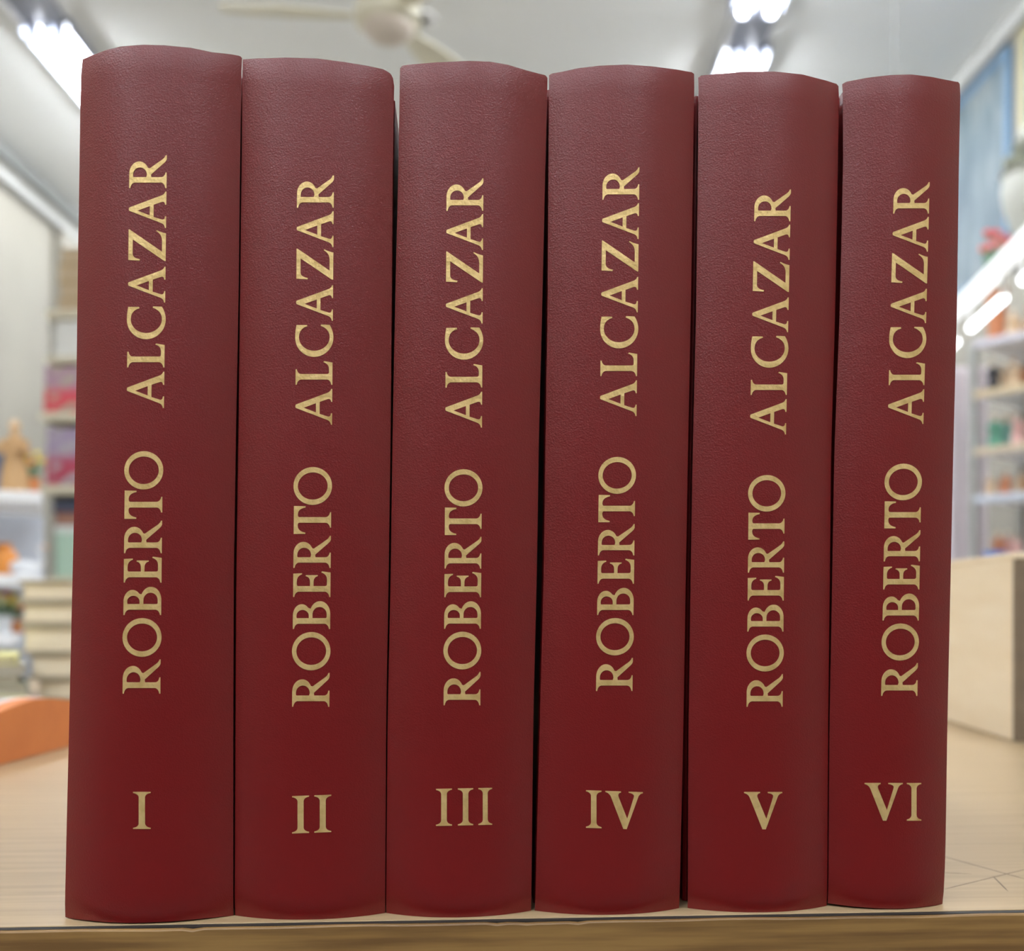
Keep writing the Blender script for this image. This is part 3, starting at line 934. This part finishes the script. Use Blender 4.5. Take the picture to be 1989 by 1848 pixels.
swan((P(52, 0, YR + .05).x, YR + .05, z1), .062, 'white ceramic bird ornament on the middle tier of the white rack')
flowers((P(6, 0, YR + .05).x, YR + .05, z2), .078, .028, wht, [flat('pale_yellow_petal', (.85, .80, .40)), yel, red], grn, 'white pot of pale yellow and red flowers on the lowest rack tier', 8)
flowers((P(34, 0, YR + .08).x, YR + .08, z2), .060, .022, terra, [red], grn, 'small pot of red flowers on the lowest rack tier', 6)

# ------------------------------------------------------------------ left background: bookcase
YK = 3.2
bx0, bx1 = P(88, 0, YK).x, -.55
zk = lambda y: P(0, y, YK).z
case = thing('bookcase', ((bx0 + bx1) / 2, YK + .15, ZF), 'tall pale bookcase half hidden behind the left edge of volume I', 'bookcase')
cas = flat('bookcase_cream', (.62, .56, .42))
for x in (bx0 - .012, bx1):
    rchild(case, 'side_panel', b2(x, x + .012, YK + .06, YK + .30, ZF, zk(602), .001), flat('bookcase_grey', (.50, .48, .42)))
rchild(case, 'back_panel', b2(bx0, bx1, YK + .29, YK + .30, ZF, zk(602), .001), cas)
shelves = [(602, .0), (806, -.045), (946, -.045), (1122, 0)]
for y, pr in shelves:
    rchild(case, 'shelf', b2(bx0, bx1, YK + pr, YK + .289, zk(y) - .026, zk(y), .001), cas)
rchild(case, 'shelf', b2(bx0, bx1, YK, YK + .289, ZF, ZF + .06, .001), cas)
# four tan books lying on top
edges = (602, 578, 545, 510, 478)
for i in range(4):
    lying_book('tan_book', bx0 + (.028, .034, .030, .037)[i], bx0 + .40, YK + .02, YK + .25, zk(edges[i]) + .0006, zk(edges[i + 1]), flat('cover_tan%d' % (i % 2), ((.42, .30, .14), (.36, .27, .16))[i % 2]), flat('page_tan', (.50, .38, .24)),
               ('tan book at the bottom', 'tan book second from the bottom', 'tan book third from the bottom', 'tan book at the top')[i] + ' of the stack on the bookcase top', 'tan books on the bookcase top', ct=.004)
# white paper books on the upper shelf: under the top board
lo = zk(712) if False else zk(692)
rchild(case, 'shelf', b2(bx0, bx1, YK, YK + .289, lo - .02, lo, .001), cas)
n = 4
zz = lo + .0006
hh = (zk(602) - .026 - lo - .006) / n
for i in range(n):
    lying_book('white_book', bx0 + .02 + .004 * (i % 2), bx0 + .38, YK + .012, YK + .24, zz, zz + hh - .0006, flat('cover_white', (.70, .69, .64)), flat('page_white', (.74, .73, .68)),
               ('white paged book at the bottom', 'white paged book second from the bottom', 'white paged book third from the bottom', 'white paged book at the top')[i] + ' of the stack inside the bookcase', 'white books inside the bookcase', ct=.003)
    zz += hh


def cover_mat(name, top, bot, blob):
    """printed cover: two colours one above the other with a pale picture in the middle"""
    m = mat(name, top, .45)
    nt = m.node_tree; b = nt.nodes['Principled BSDF']
    tc = nt.nodes.new('ShaderNodeTexCoord'); sp = nt.nodes.new('ShaderNodeSeparateXYZ')
    nt.links.new(tc.outputs['Generated'], sp.inputs[0])
    r = nt.nodes.new('ShaderNodeValToRGB')
    r.color_ramp.elements[0].position = .38; r.color_ramp.elements[0].color = (*bot, 1)
    r.color_ramp.elements[1].position = .62; r.color_ramp.elements[1].color = (*top, 1)
    nt.links.new(sp.outputs['Z'], r.inputs[0])
    n_ = nt.nodes.new('ShaderNodeTexNoise'); n_.inputs['Scale'].default_value = 5
    nt.links.new(tc.outputs['Generated'], n_.inputs['Vector'])
    r2 = nt.nodes.new('ShaderNodeValToRGB'); r2.color_ramp.elements[0].position = .5; r2.color_ramp.elements[1].position = .62
    nt.links.new(n_.outputs[0], r2.inputs[0])
    mx = nt.nodes.new('ShaderNodeMixRGB'); mx.inputs[2].default_value = (*blob, 1)
    nt.links.new(r2.outputs[0], mx.inputs[0]); nt.links.new(r.outputs[0], mx.inputs[1])
    nt.links.new(mx.outputs[0], b.inputs['Base Color'])
    return m


def standing_book(px0, y_lo, y_hi, w, label, m, Y=YK - .02, tilt=0.06):
    z = zk(y_lo) + .003
    x0 = .006 + P(px0, 0, YK).x
    t = thing('picture_book', (x0 + w / 2, Y, z), label, 'book')
    h = zk(y_hi) - z
    R_ = Matrix.Rotation(-tilt, 3, 'X')
    def rb(c, s, bv=0):
        bm = bmesh.new(); box(bm, c, s, bv); bmesh.ops.rotate(bm, cent=(0, 0, 0), matrix=R_, verts=bm.verts[:]); 
        return bm
    link_mesh('cover', rb((0, -.006, h / 2), (w, .004, h), .0006), m, t)
    link_mesh('page_block', rb((0, .004, h / 2), (w - .006, .0155, h - .008)), M['pages'], t)
    link_mesh('cover', rb((0, .014, h / 2), (w, .004, h), .0006), m, t)
    return t


standing_book(89, 806, 715, .20, 'red and mauve picture book facing out on the upper bookcase shelf', cover_mat('cover_red_mauve', (.38, .22, .30), (.62, .06, .08), (.40, .34, .26)))
standing_book(93, 946, 834, .20, 'crimson and violet picture book facing out on the lower bookcase shelf', cover_mat('cover_crimson_violet', (.34, .26, .38), (.40, .04, .08), (.38, .33, .36)))
# lower shelf: navy book over a maroon one, on a pale green box
lb = thing('storage_box', (P(105, 0, YK).x + .16, YK + .12, zk(1122) + .0006), 'pale green box on the lowest shelf of the bookcase', 'box')
link_mesh('box_body', boxm((0, 0, .07), (.32, .22, .14), .002), flat('pale_green_card', (.42, .58, .46)), lb)
link_mesh('lid', boxm((0, 0, .151), (.326, .226, .022), .002), flat('white_card', (.70, .72, .68)), lb)
zb_ = zk(1122) + .0006 + .1625
lying_book('dark_book', P(103, 0, YK).x, P(103, 0, YK).x + .3, YK + .01, YK + .22, zb_, zb_ + .042, flat('cover_maroon', (.16, .05, .045)), flat('page_brown', (.36, .18, .12)), 'maroon book lying on the pale green box', ct=.006)
lying_book('dark_book', P(99, 0, YK).x, P(99, 0, YK).x + .3, YK + .01, YK + .22, zb_ + .0426, zk(968), flat('cover_navy', (.05, .06, .10)), flat('page_navy', (.10, .11, .17)), 'navy book lying on the maroon book above the green box', ct=.006)

# ------------------------------------------------------------------ right background: shelf rack with figurines
PX, PY = 1.264, 2.8
dr = Vector((.625, -.78, 0)).normalized()
ang_r = math.atan2(dr.y, dr.x)
sr = thing('shelf_rack', (PX, PY, ZF), 'grey and white metal shelf rack full of figurines right of volume VI', 'rack', rz=ang_r)
def zr(y, s=.07):
    q = Vector((PX, PY, 0)) + dr * s
    return CZ + (HY - y) / F * q.y
RW, RD = .40, .30
sh_z = [zr(y) for y in (655, 755, 868, 962, 1092)]
for z in sh_z:
    link_mesh('shelf', b2(.0, RW, .0, RD, z - ZF - .012, z - ZF, .001), M['white'], sr)
link_mesh('shelf', b2(.0, RW, .0, RD, .10, .115, .001), M['white'], sr)
for x in (-.018, RW):
    for y in (0, RD - .02):
        link_mesh('post', b2(x, x + .018, y, y + .022, 0, sh_z[0] - ZF, .001), M['metal'], sr)
for z, c in ((sh_z[0], (.62, .60, .66)), (sh_z[1], (.62, .50, .32)), (sh_z[2], (.60, .50, .36)), (sh_z[3], (.55, .60, .68))):
    link_mesh('front_lip', b2(.001, RW, -.006, -.0005, z - ZF - .016, z - ZF + .003, .001), flat('lip_%d' % int(c[2] * 100), c), sr)
link_mesh('back_panel', b2(.0, RW, RD - .004, RD + .002, .1, sh_z[0] - ZF, .0005), flat('back_pale', (.62, .50, .47)), sr)


def rp(x, y, z):
    v = Matrix.Rotation(ang_r, 3, 'Z') @ Vector((x, y, 0))
    return (PX + v.x, PY + v.y, z + .0006)


cols = {'brown': (.34, .17, .08), 'rust': (.52, .20, .09), 'sand': (.66, .48, .30), 'green': (.10, .30, .20), 'pink': (.72, .42, .38), 'black': (.03, .03, .035), 'cream': (.74, .66, .54), 'teal': (.20, .42, .36), 'blue': (.08, .20, .60), 'grey': (.35, .33, .32)}
CM = {k: flat('glaze_' + k, v, .5) for k, v in cols.items()}
names = ['first', 'second', 'third', 'fourth', 'fifth', 'sixth']
rows = [
 (0, 'top board', [('sand', .075, .088, .035), ('rust', .13, .115, .10), ('sand', .17, .20, .05), ('brown', .10, .02, .20), ('sand', .09, .07, .17)]),
 (1, 'second shelf', [('black', .088, .03, .045), ('sand', .085, .088, .045), ('brown', .09, .145, .05), ('sand', .09, .025, .12), ('rust', .085, .08, .12), ('cream', .09, .025, .20), ('brown', .09, .2, .06)]),
 (2, 'third shelf', [('green', .098, .033, .05), ('pink', .09, .095, .045), ('black', .08, .155, .05), ('teal', .105, .028, .13), ('pink', .10, .09, .13), ('green', .10, .025, .21), ('pink', .10, .21, .06)]),
 (3, 'fourth shelf', [('sand', .06, .026, .035), ('rust', .065, .072, .035), ('brown', .06, .118, .04), ('rust', .065, .03, .10), ('sand', .07, .08, .10), ('cream', .065, .165, .04)]),
 (4, 'lowest visible shelf', [('rust', .085, .04, .055), ('pink', .07, .096, .04), ('pink', .09, .03, .13)]),
]
cname = {'rust': 'rust red', 'sand': 'sandy', 'brown': 'dark brown', 'cream': 'cream', 'black': 'black', 'green': 'green', 'teal': 'teal', 'pink': 'pink'}
for si, sname, its in rows:
    cnt = {}
    for k, (c, h, x, y) in enumerate(its):
        front = y < .08
        key = (c, front)
        cnt[key] = cnt.get(key, 0) + 1
        more = '' if sum(1 for q in its if q[0] == c and (q[3] < .08) == front) == 1 else ('nearer the post, ' if cnt[key] == 1 else 'farther from the post, ')
        figurine(rp(x, y, sh_z[si]), h, CM[c], CM['cream' if c != 'cream' else 'sand'],
                 '%s robed figurine, %s%s on the %s' % (cname[c], more, 'at the front' if front else 'at the back', sname), group='figurines on the %s of the rack' % sname,
                 head=CM[('sand', 'brown', 'cream')[k % 3]], wide=1.35, rz=k * .7)
db = thing('cardboard_box', rp(.125, .10, sh_z[4]), 'dark brown cardboard box on the lowest visible rack shelf', 'box', rz=ang_r)
link_mesh('box_body', b2(0, .16, 0, .12, 0, .072, .001), flat('dark_card', (.13, .10, .075)), db)
link_mesh('lid', b2(-.002, .162, -.002, .122, .0722, .082, .001), flat('dark_card_lid', (.20, .15, .11)), db)
fb = flat('blue_card', (.08, .22, .62))
bb = thing('gift_box', rp(.045, .012, sh_z[4]), 'small blue box in front of the figurines on the lowest visible rack shelf', 'box', rz=ang_r)
link_mesh('box_body', boxm((0, .012, .012), (.05, .024, .024), .001), fb, bb)
link_mesh('lid', boxm((0, .012, .0265), (.052, .026, .005), .001), fb, bb)
flowers(rp(.028, .065, sh_z[0]), .355, .045, CM['rust'], [flat('coral_petal', (.62, .14, .08)), red, flat('pink_petal', (.70, .20, .24))], flat('leaf_dull', (.16, .30, .16)), 'tall pot of coral red flowers on top of the shelf rack', 9)

# white draped sheet hanging left of the rack
bm = bmesh.new()
ws = P(1840, 0, 3.0).x
N = 30
A_, B_ = [], []
for i in range(N + 1):
    x = ws + .13 * i / N
    y = 3.02 + .012 * math.sin(i * 1.3) + .004 * math.sin(i * 3.1)
    A_.append((x, y)); B_.append((x, y + .004))
ring0 = [bm.verts.new((x, y, ZF + .001)) for x, y in A_ + B_[::-1]]
ring1 = [bm.verts.new((x, y, .80)) for x, y in A_ + B_[::-1]]
for k in range(len(ring0)):
    bm.faces.new((ring0[k], ring0[(k + 1) % len(ring0)], ring1[(k + 1) % len(ring0)], ring1[k]))
for i in range(N):
    m_ = len(ring0) - 1
    for rg in (ring0, ring1): bm.faces.new((rg[i], rg[i + 1], rg[m_ - i - 1], rg[m_ - i]))
tag(link_mesh('hanging_sheet', bm, flat('sheet_pinkwhite', (.74, .68, .70)), None, True), 'pinkish white sheet hanging just right of volume VI beside the rack post', 'sheet')

# ------------------------------------------------------------------ hanging strip lamp on the right
dl = Vector((.149, 1, 0)).normalized()
zl = P(0, 535, 1.5).z
c0 = Vector((.478, 0, 0))
def LP(Y, off=0, dz=0):
    return Vector((.149 * Y + .478 + off, Y, zl + dz))
a_, b_ = LP(.95), LP(2.15)
mid = (a_ + b_) / 2
hl = thing('hanging_lamp', mid, 'slanting white strip lamp hanging in front of the figurines at right', 'lamp', rz=math.atan2(dl.y, dl.x) - math.pi / 2)
L = (b_ - a_).length
bm = bmesh.new()
box(bm, (0, 0, 0), (.026, L, .014), .002)
link_mesh('lit_diffuser', bm, mat('strip_diffuser', (.8, .8, .8), .4, emit=(.92, .96, 1.0), es=.22), hl)
link_mesh('channel_rib', boxm((.0156, 0, -.003), (.005, L, .008), .001), M['metal'], hl)
for y0, y1 in ((-.52, -.39), (-.31, -.155), (-.075, .085), (.17, .33), (.40, .55)):
    bm = bmesh.new(); tube(bm, [(.010, y0, -.041), (.010, y1, -.041)], .0062, 12)
    tb = link_mesh('lamp_tube', bm, M['tube_small'], hl, True)
    for yy in (y0, y1):
        link_mesh('tube_clip', boxm((.009, yy, -.023), (.006, .005, .033), .0008), M['white'], tb)
for yy in (-L / 2 + .02, L / 2 - .02):
    bm = bmesh.new(); tube(bm, [(0, yy, .005), (0, yy, ZC - zl)], .0018, 6)
    link_mesh('suspension_wire', bm, M['metal'], hl)


# ------------------------------------------------------------------ right wall: pictures and a wall shelf
def painting_mat(name, a, b, c, sc=4.0):
    m = mat(name, a, .5)
    nt = m.node_tree; bs = nt.nodes['Principled BSDF']
    tc = nt.nodes.new('ShaderNodeTexCoord'); mp = nt.nodes.new('ShaderNodeMapping')
    mp.inputs['Rotation'].default_value = (.6, 0, 0); mp.inputs['Scale'].default_value = (1, 2.2, .8)
    n_ = nt.nodes.new('ShaderNodeTexNoise'); n_.inputs['Scale'].default_value = sc; n_.inputs['Detail'].default_value = 3
    r = nt.nodes.new('ShaderNodeValToRGB')
    r.color_ramp.elements[0].position = .35; r.color_ramp.elements[0].color = (*a, 1)
    r.color_ramp.elements[1].position = .68; r.color_ramp.elements[1].color = (*c, 1)
    e_ = r.color_ramp.elements.new(.5); e_.color = (*b, 1)
    nt.links.new(tc.outputs['Object'], mp.inputs[0]); nt.links.new(mp.outputs[0], n_.inputs['Vector'])
    nt.links.new(n_.outputs[0], r.inputs[0]); nt.links.new(r.outputs[0], bs.inputs['Base Color'])
    return m


def picture(y0, y1, z0_, z1_, m, fm, label, fw=.03):
    t = thing('wall_picture', (XR, (y0 + y1) / 2, z0_), label, 'picture')
    h, w = z1_ - z0_, y1 - y0
    link_mesh('canvas', boxm((-.008, 0, h / 2), (.012, w - fw, h - fw)), m, t)
    bm = bmesh.new()
    for s in (-1, 1):
        box(bm, (-.011, s * (w / 2 - fw / 2), h / 2), (.02, fw, h), .002)
        box(bm, (-.011, 0, h / 2 + s * (h / 2 - fw / 2)), (.02, w - 2 * fw, fw), .002)
    link_mesh('frame', bm, fm, t)
    return t


picture(3.47, 4.05, 1.25, 2.00, painting_mat('blue_grey_painting', (.06, .10, .13), (.11, .155, .18), (.24, .27, .27)), flat('frame_blue', (.14, .24, .36)), 'large blue grey painting high on the right wall by volume VI')
picture(2.85, 3.40, 1.42, 2.00, painting_mat('deep_blue_painting', (.10, .20, .42), (.14, .26, .48), (.30, .40, .52)), flat('frame_ochre', (.40, .36, .22)), 'deep blue painting with pale ochre frame at the upper right corner', .05)

ws_ = thing('wall_shelf', (XR, 3.05, 1.15), 'small white wall shelf holding the pale urn at the right edge', 'shelf')
link_mesh('board', boxm((-.12, .03, 0), (.24, .18, .018), .002), flat('shelf_grey', (.5, .5, .48)), ws_)
for s in (-1, 1):
    link_mesh('bracket', boxm((-.08, .03 + s * .06, -.035), (.15, .012, .05), .002), M['metal'], ws_)
urn = thing('urn', (1.545, 3.08, 1.1597), 'pale stone urn with pale foliage at the right edge above the lamp', 'urn')
st = flat('pale_stone', (.40, .40, .35)); fo = flat('pale_foliage', (.26, .27, .20))
link_mesh('vessel', lathem([(0, 0), (.045, 0), (.05, .012), (.028, .03), (.04, .06), (.062, .13), (.070, .19), (.064, .225), (.074, .235), (.068, .24), (0, .232)], 28), st, urn, True)
bm = bmesh.new()
rnd = random.Random(5)
for k in range(26):
    a = rnd.random() * 6.28; r_ = .07 * math.sqrt(rnd.random())
    ball(bm, (r_ * math.cos(a), r_ * math.sin(a), .25 + .05 * rnd.random()), .022, 1, (1, .7, .8))
link_mesh('foliage', bm, fo, urn, True)
bm = bmesh.new(); tube(bm, [(0, 0, .27), (0, 0, .33), (.01, 0, .38)], [.03, .035, .018], 10); link_mesh('finial', bm, st, urn, True)
